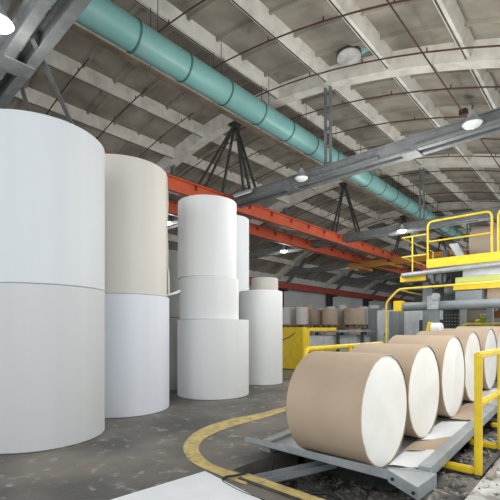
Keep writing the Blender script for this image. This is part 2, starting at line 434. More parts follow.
# torn wrapper tail hanging from the beige roll
bm = nb()
dirv = math.atan2(-(s2[1]), -(s2[0])) + math.radians(76)
rows = []
for k in range(13):
    z = 2.55 - (2.5)*k/12; w = .035 + .012*math.sin(k*1.3); off = .006 + .01*math.sin(k*.6)**2 + (.02 if k > 9 else 0)
    rows.append([bm.verts.new(((.905+off)*math.cos(dirv+a), (.905+off*(1+j))*math.sin(dirv+a), z)) for j, a in enumerate((0, w*.6, w*1.1))])
for k in range(12):
    for j in range(2): bm.faces.new((rows[k][j], rows[k][j+1], rows[k+1][j+1], rows[k+1][j]))
link('torn_wrapper_edge', bm, PG, o, True)
bm = nb(); vv = []
for (a_, b_, z_) in ((-1.80,7.98,2.33),(-1.66,8.02,2.37),(-1.47,8.14,2.47),(-1.45,8.2,2.44),(-1.52,8.1,2.38),(-1.70,8.0,2.335)):
    q_ = cw(a_, b_); vv.append(bm.verts.new((q_[0]-s2[0]+.01, q_[1]-s2[1]+.02, z_-2.31)))
bm.faces.new((vv[0],vv[1],vv[5])); bm.faces.new((vv[1],vv[2],vv[4],vv[5])); bm.faces.new((vv[2],vv[3],vv[4]))
link('torn_flap', bm, PW3, o)
s3 = cw(-.93, 9.93)
roll(*s3, 0, 1.88, .905, PW3, 'wide white paper roll on the floor under the two narrower rolls')
s3b = cw(-1.03, 9.88)
roll(*s3b, 1.88, 2.90, .745, PW3, 'short white paper roll in the middle of the three-roll stack')
s3c = cw(-1.08, 9.9)
roll(*s3c, 2.90, 4.82, .735, PW3, 'white paper roll on top of the three-roll stack')
s4 = cw(.335, 12.05)
roll(*s4, 0, 2.80, .67, PW3, 'tall narrow white paper roll standing right of the big stack')
s7 = cw(-.73, 13.0)
roll(*s7, 0, 2.55, .70, PW3, 'white paper roll mostly hidden behind the three-roll stack, lower one')
roll(*s7, 2.55, 5.28, .70, PW1, 'tall white paper roll rising behind the three-roll stack')
s5 = cw(.56, 14.8)
roll(*s5, 0, 1.75, .50, PG, 'hidden grey roll on the floor behind the narrow white roll')
roll(*s5, 1.75, 3.56, .505, PB, 'grey-beige paper roll peeking out above the narrow white roll')
s6 = cw(-2.62, 11.1)
roll(*s6, 0, 1.95, .80, PG, 'grey paper roll on the floor in the gap behind the bluish white roll')
o = roll(*s6, 1.95, 2.66, .80, PG, 'thin grey paper roll in the middle of the stack in the gap')
bm = nb(); fl = cw(.98, -.55); fl2 = cw(1.15,-.35)
v = [bm.verts.new(p) for p in ((.60*fl[0],.60*fl[1],.69),(.9*fl[0],.9*fl[1],.72),(.86*fl2[0],.86*fl2[1],.66),(.55*fl2[0],.55*fl2[1],.70),(.9*fl[0],.9*fl[1],.60),(.86*fl2[0],.86*fl2[1],.56))]
bm.faces.new((v[0],v[1],v[2],v[3])); bm.faces.new((v[1],v[4],v[5],v[2])); link('torn_flap', bm, PW1, o)
roll(*s6, 2.66, 3.78, .79, PG, 'grey paper roll on top of the stack in the gap behind the beige roll')

# ---------------------------------------------------------------- conveyor and its rolls
SL = .054
def cz(y): return .134 + SL*(y-4.18)        # deck height under a roll
RR = .62; RX = -1.80; RL = .93
rl = ['kraft paper roll lying nearest the camera on the conveyor', 'second kraft roll from the front of the conveyor',
      'third kraft roll from the front of the conveyor', 'fourth kraft roll along the conveyor, beside the yellow handrail top',
      'fifth kraft roll along the conveyor, seen past the handrail', 'sixth kraft roll at the far end of the conveyor, cut by the photo edge']
first = None
for i in range(6):
    y = [4.18, 5.42, 6.68, 7.96, 9.25, 10.51][i]
    rs = [1, 1, 1.03, 1.025, 1.01, 1][i]
    if i == 0:
        o = thing('kraft_roll', rl[0], 'paper roll', (RX, y, cz(y)+RR), 'kraft rolls on the conveyor')
        rnd = [random.uniform(-.006, .004) for _ in range(96)]
        bm = nb()
        def wb(i_, a):
            k = int(a/(2*PI)*96) % 96
            return rnd[k] if i_ in (0, 1) else 0
        lathe(bm, [(RR-.012,.004),(RR,.0),(RR+.001,-.03),(RR+.001,-RL*.5),(RR,-RL+.02),(RR-.02,-RL)], 96, 'x', wob=wb); link('kraft_wrapper', bm, KRAFT, o, True)
        bm = nb(); lathe(bm, [(0,-.004),(.3,-.003),(RR-.06,-.004),(RR-.013,-.012)], 96, 'x'); link('white_end', bm, ENDW, o, True)
        bm = nb(); lathe(bm, [(0,-RL+.004),(RR-.06,-RL+.004),(RR-.018,-RL+.004)], 96, 'x'); link('back_end', bm, ENDW, o, True)
        first = o
    else:
        o = copy_tree(first); o.location = (RX + (.0, .0, .015, -.01, .02, 0)[i], y, cz(y)+RR*rs); o['label'] = rl[i]; o.scale = (1, rs, rs)
        o.rotation_euler = (i*1.1, 0, 0)

deckt = []
cv = thing('roll_conveyor', 'grey steel roll conveyor carrying the kraft rolls over the pit', 'conveyor', (0, 0, 0))
def slab(bm, x0, x1, y0, y1, dz0, dz1, xs=0):
    vs = [bm.verts.new((x, y, cz(y)+d)) for x in (x0, x1) for y in (y0, y1) for d in (dz0, dz1)]
    for f in ((0,1,3,2),(4,6,7,5),(0,4,5,1),(2,3,7,6),(0,2,6,4),(1,5,7,3)): bm.faces.new([vs[i] for i in f])
bm = nb(); slab(bm, -3.35, -1.42, 4.03, 10.3, -.07, -.012); slab(bm, -3.08, -1.42, 10.3, 11.1, -.07, -.012); link('deck', bm, LSTEEL, cv)
bm = nb(); slab(bm, -1.50, -1.375, 4.28, 11.1, -.03, .055); slab(bm, -1.40, -1.376, 4.30, 11.1, -.06, -.03); link('side_rail', bm, LSTEEL, cv)
bm = nb(); slab(bm, -3.45, -3.32, 4.0, 10.3, -.16, .03); link('side_rail', bm, LSTEEL, cv)
# sloping end stop plate along the near edge
bm = nb()
A = [(-3.54,3.75,.235),(-1.61,3.75,.265),(-1.61,3.90,.115),(-3.54,3.90,.10)]
B = [(-3.54,3.755,.165),(-1.61,3.755,.165)]
va = [bm.verts.new(p) for p in A]; vb_ = [bm.verts.new(p) for p in B]
bm.faces.new(va); bm.faces.new((va[0], vb_[0], vb_[1], va[1])); 
v2 = [bm.verts.new(p) for p in ((-3.45,4.12,.05),(-1.64,4.12,.05))]
bm.faces.new((vb_[0], v2[0], v2[1], vb_[1])); bm.faces.new((va[1], va[2], v2[1], vb_[1])); bm.faces.new((va[0], vb_[0], v2[0], va[3])); bm.faces.new((va[2], va[3], v2[0], v2[1]))
link('end_stop', bm, LSTEEL, cv)
# folded corner flange
bm = nb()
c = [(-1.61,3.75,.265),(-1.32,3.75,.165),(-1.30,4.24,.165),(-1.60,4.32,.14)]
top = [bm.verts.new(p) for p in c]; bot = [bm.verts.new((p[0], p[1]+(.02 if k < 2 else 0), p[2]-.13)) for k, p in enumerate(c)]
bm.faces.new(top); bm.faces.new(bot)
for k in range(4): bm.faces.new((top[k], top[(k+1)%4], bot[(k+1)%4], bot[k]))
link('corner_flange', bm, LSTEEL, cv)
bm = nb()
for (x, z) in ((-1.56,.18),(-1.36,.10)):
    lathe(bm, [(0,-.004),(.014,-.004),(.014,.002),(0,.002)], 14, 'x') if False else None
    tube(bm, [(x, 3.742, z), (x, 3.76, z)], .016, 12)
link('bolt_holes', bm, BLACK, cv)
# under-frame
for y in (4.6, 6.4, 8.2):
    bm = nb(); box(bm, -3.3, -1.45, y-.05, y+.05, -.30, -.02); link('cross_member', bm, DSTEEL, cv)
for x in (-3.2, -1.55):
    for y in (4.6, 6.4, 8.2):
        bm = nb(); box(bm, x-.05, x+.05, y-.05, y+.05, -.42, .02); link('leg', bm, LSTEEL, cv)
bm = nb()
ca_, cb_ = Vector((-2.98,3.36,-.12)), Vector((-2.55,4.3,-.06))
bar(bm, ca_, cb_, .15, .02); bar(bm, ca_+Vector((.07,-.03,.03)), cb_+Vector((.07,-.03,.03)), .02, .07); bar(bm, ca_+Vector((-.07,.03,.03)), cb_+Vector((-.07,.03,.03)), .02, .07)
link('support_channel', bm, LSTEEL, cv)
bm = nb(); tube(bm, [(-3.1,3.8,.0),(-3.0,3.6,-.15),(-2.6,3.55,-.2),(-2.2,3.7,-.12),(-1.9,3.6,-.2)], .02, 8, fr=.1); link('hose', bm, BLACK, cv, True)

# sheets lying on the conveyor deck
def sheet(name, pts, dz, m, label, seg=5):
    bm = nb()
    a, b, c_, d = [Vector((*p, 0)) for p in pts]; gr = []
    for i in range(seg+1):
        r_ = []
        for j in range(seg+1):
            u, v_ = i/seg, j/seg
            p = a*(1-u)*(1-v_) + b*u*(1-v_) + c_*u*v_ + d*(1-u)*v_
            r_.append(bm.verts.new((p.x, p.y, cz(p.y)+dz+.006*math.sin(7*u+3*v_)+.004)))
        gr.append(r_)
    for i in range(seg):
        for j in range(seg): bm.faces.new((gr[i][j], gr[i+1][j], gr[i+1][j+1], gr[i][j+1]))
    o = link(name, bm, m, None, True); return tag(o, label, 'paper')
sheet('paper_sheet', [(-1.80,4.22),(-1.50,4.35),(-1.50,5.05),(-1.82,4.75)], .003, PLAST, 'white sheet on the conveyor deck nearest its corner')
sheet('kraft_sheet', [(-1.83,4.72),(-1.46,5.02),(-1.44,5.75),(-1.84,5.15)], .010, KRAFT, 'brown kraft sheet on the deck between the white sheets')
sheet('paper_sheet', [(-1.85,5.2),(-1.50,5.6),(-1.50,6.5),(-1.86,6.3)], .002, PLAST, 'white sheet on the deck beyond the brown sheet')
sheet('kraft_sheet', [(-1.85,6.45),(-1.48,6.65),(-1.48,7.8),(-1.86,7.7)], .006, KRAFT, 'brown kraft sheet on the deck past the handrail post')
sheet('paper_sheet', [(-1.85,7.9),(-1.50,7.9),(-1.50,9.4),(-1.86,9.4)], .002, PLAST, 'farthest white sheet on the conveyor deck')

# pit fill
def rocks(name, n, xr, yr, zf, smin, smax, m, label, cat):
    bm = nb()
    for _ in range(n):
        x = random.uniform(*xr); y = random.uniform(*yr); s = random.uniform(smin, smax)
        mt = Matrix.Translation((x, y, zf(x, y))) @ Matrix.Rotation(random.random()*6, 4, 'Z') @ Matrix.Rotation(random.random()*3, 4, 'X') @ Matrix.Diagonal((s, s*random.uniform(.5,1), s*random.uniform(.3,.8), 1))
        r_ = bmesh.ops.create_icosphere(bm, subdivisions=1, radius=1, matrix=mt)
        for v in r_['verts']: v.co += Vector((random.uniform(-.2,.2), random.uniform(-.2,.2), random.uniform(-.2,.2)))*s
    o = link(name, bm, m); tag(o, label, cat, kind='stuff'); return o
from mathutils import noise as mn
def pz(x, y):
    base = -.33 + .30*min(1, max(0, (x+2.15)/.75)) + .06*mn.noise(Vector((x*3, y*3, 5))) + .03*mn.noise(Vector((x*11, y*11, 2)))
    if y > 3.75 and x < -1.5: base = min(base, -.17)
    if -3.15 < x < -2.3 and y < 4.4: base = min(base, -.22)
    return max(-.41, min(base, -.004))
rocks('pit_rubble', 900, (PX0+.08, PX1-.06), (PY0+.05, 6.5), lambda x, y: pz(x, y)+.005, .008, .045, RUB, 'grey dusty rubble lying in the pit under the conveyor', 'rubble')
bm = nb(); nx = 70; ny_ = 150; gr = []
for i in range(nx+1):
    r_ = []
    for j in range(ny_+1):
        x = PX0+.01+(PX1-PX0-.02)*i/nx; y = PY0+.01+(PY1-PY0-.02)*j/ny_
        r_.append(bm.verts.new((x, y, pz(x, y))))
    gr.append(r_)
for i in range(nx):
    for j in range(ny_): bm.faces.new((gr[i][j], gr[i+1][j], gr[i+1][j+1], gr[i][j+1]))
tag(link('pit_dirt', bm, PITM, None, True), 'dark oily dirt and grey dust filling the conveyor pit', 'dirt', kind='stuff')
# plaster / broken concrete right of the pit
bm = nb(); nx, ny_ = 90, 220; gr = []
from mathutils import noise as mn
for i in range(nx+1):
    r_ = []
    for j in range(ny_+1):
        x = -1.02+(3.0)*i/nx; y = 1.2+8.5*j/ny_
        ed = min(1, i/2)*min(1, (nx-i)/2)*min(1, j/2)*min(1, (ny_-j)/2)
        h_ = .012 + ed*(.07*max(0, mn.noise(Vector((x*2.2, y*2.2, .3)))+.25) + .045*mn.noise(Vector((x*8, y*8, 1.3))))
        r_.append(bm.verts.new((x, y, max(.003, h_))))
    gr.append(r_)
for i in range(nx):
    for j in range(ny_): bm.faces.new((gr[i][j], gr[i+1][j], gr[i+1][j+1], gr[i][j+1]))
tag(link('plaster_debris', bm, DUST, None, True), 'white dusty broken plaster spread on the floor right of the pit', 'debris', kind='stuff')
bm = nb(); n = 30; gr = []
for i in range(n+1):
    r_ = []
    for j in range(n+1):
        x = -2.1+1.2*i/n; y = 2.75+1.0*j/n*(.46+.54*(0)) ; y = 2.70+.50*j/n
        ed = min(1, i/3)*min(1, j/3)
        r_.append(bm.verts.new((x, y, .003+ed*.05*max(0, mn.noise(Vector((x*4, y*4, .7)))+.3))))
    gr.append(r_)
for i in range(n):
    for j in range(n): bm.faces.new((gr[i][j], gr[i+1][j], gr[i+1][j+1], gr[i][j+1]))
tag(link('plaster_debris', bm, DUST, None, True), 'pale plaster dust on the pit edge below the corner flange', 'debris', kind='stuff')
rocks('stone_chips', 200, (-1.0, -.1), (3.4, 6.0), lambda x, y: .028, .006, .02, RUB, 'small stone chips scattered over the plaster beside the handrail', 'rubble')
bm = nb(); box(bm, PX1-.02, PX1+.05, 4.9, 9.4, .001, .035); bmesh.ops.bevel(bm, geom=bm.edges[:], offset=.012, segments=2, affect='EDGES')
tag(link('concrete_curb', bm, CURBM), 'narrow pale concrete curb along the pit behind the yellow handrail post', 'curb')

# floor markings and kerb
def fp(px, py, z=0):
    d = (EYE-z)*390/(py-329); return cw((px-250)/390*d, d)
outer = [fp(*p) for p in ((300,405),(285,407),(260,413.5),(232,419),(208,426),(192,435),(183.5,446),(186,456),(196,465),(220,475.5),(246,485))]
inner = [fp(*p) for p in ((300,410),(285,411.5),(262,418.5),(238,425),(220,431),(206,438),(199,446),(201,454.5),(212,464),(232,471.5),(252,478))]
bm = nb()
def smooth_line(pts, n=6):
    out = []
    P = [Vector((*p, 0)) for p in pts]
    for i in range(len(P)-1):
        p0 = P[max(0,i-1)]; p1 = P[i]; p2 = P[i+1]; p3 = P[min(len(P)-1,i+2)]
        for k in range(n):
            t = k/n
            out.append(.5*((2*p1)+(p2-p0)*t+(2*p0-5*p1+4*p2-p3)*t*t+(3*p1-p0-3*p2+p3)*t**3))
    out.append(P[-1]); return out
so, si = smooth_line(outer), smooth_line(inner)
vo = [bm.verts.new((p.x, p.y, .004)) for p in so]; vi = [bm.verts.new((p.x, p.y, .004)) for p in si]
for k in range(len(vo)-1): bm.faces.new((vo[k], vo[k+1], vi[k+1], vi[k]))
tag(link('floor_marking', bm, YLINE), 'worn yellow painted line curving across the concrete floor', 'floor marking')
o = thing('pit_kerb', 'yellow painted kerb along the near edge of the pit', 'kerb', (-2.98, 3.06, 0))
bm = nb(); box(bm, 0, 1.05, .04, .15, .004, .035); bmesh.ops.bevel(bm, geom=bm.edges[:], offset=.01, segments=2, affect='EDGES'); link('kerb_edge', bm, YLINE, o)
bm = nb(); box(bm, -.02, 1.6, .0, .04, .001, .012); link('steel_angle', bm, DSTEEL, o)
bm = nb(); tube(bm, fillet([(-3.02,3.35,-.2),(-3.0,3.22,.03),(-3.04,3.05,.03),(-3.12,2.98,.02),(-3.05,2.86,.02),(-2.7,2.80,.02),(-2.2,2.82,.02)], .1), .013, 8)
tag(link('black_cable', bm, BLACK, None, True), 'black cable looping over the kerb at the pit corner', 'cable')

# white board on the floor in the foreground
p = [fp(60, 515, .03), fp(205, 471, .03), fp(262, 500, .03), fp(330, 534, .03), fp(150, 640, .03)]
p[3] = fp(300, 519.5, .03)
bm = nb(); tp = [bm.verts.new((*q_, .03)) for q_ in p]; bt = [bm.verts.new((*q_, .004)) for q_ in p]
bm.faces.new(tp); bm.faces.new(bt)
for k in range(5): bm.faces.new((tp[k], tp[(k+1)%5], bt[(k+1)%5], bt[k]))
tag(link('white_board', bm, PLAST), 'large flat white board lying on the floor at the bottom of the photo', 'board')

# ---------------------------------------------------------------- foreground handrail
o = thing('handrail', 'thick yellow tubular handrail in the right foreground beside the conveyor', 'handrail', (-1.08, 4.96, 0))
R = .047
def rbar(a, b, w=.076):
    bm = nb(); bar(bm, a, b, w, w); bmesh.ops.bevel(bm, geom=bm.edges[:], offset=.018, segments=3, affect='EDGES'); return bm
link('post', rbar((0,0,0),(0,0,1.345)), YEL, o, True)
link('post', rbar((0,1.24,0),(0,1.24,1.345)), YEL, o, True)
link('top_rail', rbar((0,-.047,1.352),(0,1.29,1.352)), YEL, o, True)
link('middle_rail', rbar((0,.04,.80),(0,1.2,.80),.07), YEL, o, True)
link('foot_bar', rbar((-.38,.0,.05),(-.04,0,.05),.08), YEL, o, True)
link('foot_bar', rbar((-.38,1.24,.05),(-.04,1.24,.05),.08), YEL, o, True)
bm = nb(); box(bm, -.38, .04, -.045, .045, .0, .012); box(bm, -.38, 0.04, 1.20, 1.29, 0, .012); box(bm, -.02, .03, -.1, 1.35, 0, .010); link('base_plate', bm, DSTEEL, o)
o2 = copy_tree(o); o2.location = (-1.08, 7.55, 0); o2['label'] = 'second yellow handrail section, farther along the conveyor'

# yellow low barrier behind first roll
o = thing('low_barrier', 'yellow tubular barrier just behind the nearest kraft roll', 'barrier', (-4.3, 6.25, 0))
bm = nb(); tube(bm, [(0,0,0),(0,0,1.26),(.0,3.5,1.28),(0,3.5,0)], .05, 12, fr=.12); link('frame', bm, YEL, o, True)
bm = nb(); tube(bm, [(0,1.75,0),(0,1.75,1.26)], .045, 12); link('post', bm, YEL, o, True)
bm = nb(); tube(bm, [(0,0,.7),(0,3.5,.7)], .035, 12); link('middle_rail', bm, YEL, o, True)

# ---------------------------------------------------------------- middle distance: yellow housing with table
hx, hy = cw(1.35, 15.7)
o = thing('yellow_machine', 'yellow sheet metal machine housing with a rounded opening behind the rolls', 'machine', (0,0,0))
bm = nb(); box(bm, -10.6, -9.06, 13.0, 13.35, 0, 1.72)
bmesh.ops.bevel(bm, geom=bm.edges[:], offset=.02, segments=2, affect='EDGES'); link('housing', bm, YEL, o)
bm = nb(); tube(bm, [(-10.3,12.985,1.2),(-10.0,12.98,1.22),(-9.7,12.98,1.33),(-9.45,12.985,1.5)], .015, 6); link('hose', bm, BLACK, o, True)
# C-shaped side frame with rounded opening
bm = nb()
def cframe(bm, x, y0, y1, z0, z1, w, th):
    pts_o = [(y1, z1), (y0, z1), (y0, z0), (y1, z0)]
    a = fillet([(x, y1, z1-w/2), (x, y0+w/2, z1-w/2), (x, y0+w/2, z0+w/2), (x, y1, z0+w/2)], .22, 8)
    rings = []
    for i, p_ in enumerate(a):
        t = (a[min(i+1,len(a)-1)]-a[max(i-1,0)]).normalized(); nrm = Vector((0, -t.z, t.y))
        rings.append([bm.verts.new(p_+nrm*s*w/2+Vector((e*th/2,0,0))) for s, e in ((-1,-1),(1,-1),(1,1),(-1,1))])
    for i in range(len(rings)-1):
        for k in range(4): bm.faces.new((rings[i][k], rings[i][(k+1)%4], rings[i+1][(k+1)%4], rings[i+1][k]))
cframe(bm, -9.10, 13.30, 15.6, .70, 1.71, .13, .10); link('side_frame', bm, YEL, o)
bm = nb(); box(bm, -10.4, -9.3, 13.36, 19.5, 0, 1.35); link('machine_body', bm, CABL, o)
bm = nb(); box(bm, -10.4, -9.0, 15.7, 21.2, 1.50, 1.60); link('table_top', bm, LSTEEL, o)
for y in (15.9, 18.3, 21.0):
    for x in (-9.15, -10.3):
        bm = nb(); box(bm, x-.06, x+.06, y-.06, y+.06, 0, 1.5); link('table_leg', bm, DSTEEL, o)

# pallets with rolls in the background, two levels
def pallet(x, y, z, label):
    o = thing('pallet', label, 'pallet', (x, y, z), 'pallets in the background stock')
    bm = nb()
    for k in range(6): box(bm, -.62, .62, -.60+k*.22, -.47+k*.22, .115, .14)
    link('deck_boards', bm, WOOD, o)
    bm = nb()
    for xx in (-.55, 0, .55):
        for yy in (-.5, 0, .5): box(bm, xx-.07, xx+.07, yy-.07, yy+.07, .025, .115)
    for yy in (-.5, 0, .5): box(bm, -.62, .62, yy-.06, yy+.06, 0, .025)
    link('blocks', bm, WOOD, o); o.scale = (1, 1, 1.85); return o
def small_roll(x, y, z0, h, r, m, label, grp, pos=False):
    o = thing('stock_roll', label, 'paper roll', (x, y, z0), grp)
    bm = nb(); lathe(bm, [(.06,.003),(r-.02,.003),(r,.02),(r,h-.02),(r-.02,h-.003),(.06,h-.003)], 40); link('wound_paper', bm, m, o, True)
    bm = nb(); lathe(bm, [(.04,.003),(.06,.003),(.06,h),(.04,h),(.04,.003)], 16); link('core', bm, KRAFT, o, True)
def at(px, z): return cw((px-250)/390*z, z)
stock = [(284,29.0,1.25,.50,PG),(292,30.5,1.35,.50,PG),(302,29.3,1.32,.48,PB),(314,31.0,1.22,.64,KRAFT2),(330,29.9,1.22,.60,KRAFT2),(341,31.6,1.35,.5,PG),(354,30.0,1.22,.80,KRAFT2),(367.5,31.2,1.28,.46,PG)]
for i, (px, z, h, r, m) in enumerate(stock):
    x, y = at(px, z)
    small_roll(x, y, 0, 1.72, min(r,.5), PG if i % 2 else KRAFT2, 'background stock roll on the floor under a loaded pallet', 'lower background stock rolls')
    pallet(x, y, 1.72, 'wooden pallet carrying a roll in the background stock')
    lab = {0:'leftmost grey roll of the raised background stock, beside the narrow white roll',1:'second grey roll of the raised background stock',2:'pale beige roll of the raised stock above the yellow housing',
           3:'wide tan roll of the raised stock, right of the pale beige roll',4:'tan roll in the middle of the raised stock',5:'narrow grey roll between two tan rolls of the raised stock',
           6:'widest tan roll of the raised stock near its right end',7:'grey roll at the right end of the raised stock'}[i]
    small_roll(x, y, 1.985, h, r, m, lab, 'raised background stock rolls')
for i in range(9):
    x, y = at(286+11*i, 35.5)
    small_roll(x, y, 0, 2.2, .48, PG, 'tall floor roll in the hidden rear row of stock', 'rear row lower rolls')
    small_roll(x, y, 2.2, 1.35+.25*((i*7)%3)/2, .48, [PW2, PG, KRAFT2, PW2][i % 4], 'roll in the rear row peeking above the raised stock', 'rear row upper rolls')
# railing in front of wall above stock
o = thing('gallery_railing', 'dark thin railing along the left wall behind the stock', 'railing', (XW+1.4, 24, 0))
bm = nb()
for k in range(29): tube(bm, [(0,k*1.0,0),(0,k*1.0,3.75)], .03, 5)
link('post', bm, DSTEEL, o)
bm = nb(); tube(bm, [(0,0,3.75),(0,28,3.75)], .035, 6); tube(bm, [(0,0,3.3),(0,28,3.3)], .025, 6); link('rail', bm, DSTEEL, o)

# ---------------------------------------------------------------- machine with platform
YP = 11.5
mz = EYE + .169*YP; mxl = -3.80
o = thing('work_platform', 'yellow raised work platform with toe board and rounded railing above the machine', 'platform', (0, YP, mz))
bm = nb(); box(bm, mxl, .6, 0, .03, -.22, .02); box(bm, mxl, mxl+.03, .03, 3.2, -.22, .02); link('toe_board', bm, YEL, o)
bm = nb(); box(bm, mxl+.03, .6, .03, 3.2, -.24, -.12); link('deck', bm, LSTEEL, o)
bm = nb(); tube(bm, [(mxl+.03,.02,0),(mxl+.03,.02,1.08),(-2.20,.02,1.08),(-2.20,.02,0)], .028, 10, fr=.16); link('railing_loop', bm, YEL, o, True)
bm = nb(); tube(bm, [(mxl+.03,.02,.52),(-2.20,.02,.52)], .022, 10); link('middle_rail', bm, YEL, o, True)
bm = nb(); tube(bm, [(-2.06,.02,0),(-2.06,.02,1.08),(.5,.02,1.08),(.5,.02,0)], .028, 10, fr=.16); link('railing_loop', bm, YEL, o, True)
bm = nb(); tube(bm, [(-2.06,.02,.52),(.5,.02,.52)], .022, 10); link('middle_rail', bm, YEL, o, True)
# side platform
sz = EYE + .136*YP
o = thing('side_platform', 'small lower yellow side platform with zigzag handrail left of the main platform', 'platform', (0, YP, sz))
bm = nb(); box(bm, -4.55, mxl-.02, 0, .03, -.18, .0); box(bm, -4.55, -4.52, .03, 2.9, -.18, 0); link('toe_board', bm, YEL, o)
bm = nb(); box(bm, -4.52, mxl-.02, .03, 2.9, -.17, -.10); link('deck', bm, LSTEEL, o)
for z in (1.12, .55):
    bm = nb(); tube(bm, [(mxl-.01,.0,z),(-4.50,.02,z),(-4.50,2.8,z)], .022, 8, fr=.03); link('rail', bm, YELP, o, True)
for (x, y) in ((-4.2,.03),(-4.5,2.8)):
    bm = nb(); tube(bm, [(x,y,-.1),(x,y,1.12)], .022, 8); link('post', bm, YELP, o, True)
# roll on upper deck
o = thing('upper_roll', 'tan paper roll held on the machine behind the upper yellow railing', 'paper roll', (-3.40, 15.0, 4.37))
bm = nb(); lathe(bm, [(.05,0),(.66,0),(.68,.02),(.68,3.2),(.66,3.22),(.05,3.22)], 64, 'x'); link('wound_paper', bm, KRAFT2, o, True)
bm = nb(); lathe(bm, [(0,-.35),(.05,-.35),(.05,3.5),(0,3.5)], 16, 'x'); link('shaft', bm, LSTEEL, o, True)
# machine frame
o = thing('corrugator_frame', 'grey steel machine frame below and behind the yellow platforms', 'machine', (0,0,0))
bm = nb(); tube(bm, [(-4.45, YP-.1, EYE+1.56),(.6, YP-.1, EYE+1.72)], .07, 12); link('pipe', bm, LSTEEL, o, True)
for x in (-3.9, -.2):
    for y in (12.0, 14.4):
        bm = nb(); box(bm, x-.13, x+.13, y-.13, y+.13, 0, mz-.24); link('column', bm, CAB, o)
bm = nb(); box(bm, -4.4, .4, 12.1, 12.3, mz-.62, mz-.25); link('cross_beam', bm, DSTEEL, o)
bm = nb()
for (x, y, z, r, l) in ((-3.4,11.9,2.75,.16,.9),(-3.75,12.6,2.9,.22,.5),(-2.9,11.85,2.95,.12,.4)):
    lathe(bm, [(0,0),(r,0),(r,l),(0,l)], 20, 'x', (x,y,z))
box(bm, -3.75,-3.35, 11.7,12.0, 2.85, 3.2); box(bm, -3.1,-2.9,11.7,12,2.5,3.0)
link('drive_motor', bm, CAB, o, True)
for k in range(4):
    bm = nb(); tube(bm, [(-3.85+.22*k,11.66,3.28),(-3.8+.2*k,11.55,3.0-.05*k),(-3.6+.25*k,11.6,2.85),(-3.5+.2*k,11.8,3.1)], .025, 8, fr=.12); link('hose', bm, BLACK, o, True)
bm = nb()
for (x0,x1,z0,z1) in ((-4.6,-4.45,3.7,4.35),(-4.25,-4.1,3.7,4.5),(-4.0,-3.8,3.9,4.25)): box(bm, x0+.4, x1+.4, 14.3, 14.6, z0, z1)
link('bracket', bm, DSTEEL, o)
bm = nb(); box(bm, -3.62,-3.45, 14.0, 14.3, 3.7, 4.2); box(bm, -4.6,-3.95, 14.7, 14.9, 3.85, 4.25); link('orange_part', bm, ORBOX, o)
bm = nb(); vs = [bm.verts.new(q_) for q_ in ((-3.35,13.4,3.6),(-3.15,13.4,3.6),(-3.5,13.4,4.35),(-3.75,13.4,4.35),(-3.35,13.7,3.6),(-3.15,13.7,3.6),(-3.5,13.7,4.35),(-3.75,13.7,4.35))]
for f in ((0,1,2,3),(4,7,6,5),(0,4,5,1),(1,5,6,2),(2,6,7,3),(3,7,4,0)): bm.faces.new([vs[i] for i in f])
link('arm', bm, LSTEEL, o)
bm = nb(); box(bm, -2.9, .5, 11.62, 11.7, EYE+1.40, EYE+1.60); link('white_guard', bm, CABL, o)
bm = nb(); box(bm, -3.08, .5, 11.60, 11.68, EYE+1.19, EYE+1.395); link('yellow_green_web', bm, GREENY, o)
bm = nb(); box(bm, -3.05, .5, 11.3, 11.45, EYE+1.03, EYE+1.18); link('yellow_beam', bm, YEL, o)
bm = nb(); box(bm, -3.0, -2.38, 11.3, 11.6, EYE+.68, EYE+1.0); link('dark_guard', bm, CAB, o)
o = thing('web_roll', 'tan paper roll below the yellow beam at the right edge', 'paper roll', (-2.33, 11.9, EYE+.86))
bm = nb(); lathe(bm, [(0,0),(.28,0),(.28,2.6),(0,2.6)], 40, 'x'); link('wound_paper', bm, KRAFT2, o, True)
bm = nb(); lathe(bm, [(0,-.1),(.04,-.1),(.04,2.7),(0,2.7)], 12, 'x'); link('shaft', bm, LSTEEL, o, True)
# thin yellow guard rail in front of cabinets
o = thing('guard_rail', 'thin yellow guard rail with bent corner in front of the grey cabinets', 'railing', (-4.75, 11.0, 0))
bm = nb(); tube(bm, [(0,0,0),(0,0,2.42),(.36,0,2.78),(3.6,0,2.80)], .03, 10, fr=.12); link('rail', bm, YELP, o, True)
bm = nb(); tube(bm, [(.36,0,2.76),(.36,2.6,2.72)], .024, 8); link('side_rail', bm, YELP, o, True)
bm = nb(); tube(bm, [(0,0,1.2),(-.0,2.6,1.2),(0,2.6,0)], .024, 8, fr=.1); link('lower_rail', bm, YELP, o, True)
# reel stand arm
ya = 9.9
o = thing('reel_stand', 'grey reel stand with a thick horizontal arm and yellow end block', 'machine', (0, 10.6, 0))
bm = nb(); tube(bm, [(-4.15,0,EYE+.60),(.6,0,EYE+.60)], .115, 20); link('arm', bm, CAB, o, True)
bm = nb(); box(bm, -4.32,-4.10,-.17,.15,EYE+.47,EYE+.76); bmesh.ops.bevel(bm, geom=bm.edges[:], offset=.02, segments=2, affect='EDGES'); link('end_block', bm, YEL, o)
bm = nb(); box(bm, -3.40,-3.22,-.15,.15,0,EYE+.80); link('column', bm, CAB, o)
bm = nb(); box(bm, -3.42,-3.16,-.2,-.14,EYE+.50,EYE+.84); tube(bm, [(-3.22,-.24,EYE+.82),(-3.22,-.1,EYE+.82)], .09, 16); link('bracket', bm, LSTEEL, o, True)
o = thing('core_roll', 'small white roll in a yellow bracket in front of the reel stand column', 'paper roll', (-2.93, 9.95, EYE+.0))
bm = nb(); lathe(bm, [(0,0),(.13,0),(.15,-.02),(.15,-.22),(0,-.22)], 32, 'x'); link('wound_paper', bm, PW3, o, True)
bm = nb(); bar(bm, (-.36,0,-.30),(-.24,.0,.16), .08, .14); box(bm, -.42,-.32,-.05,.05,-1.62,-.25); link('yellow_bracket', bm, YEL, o)
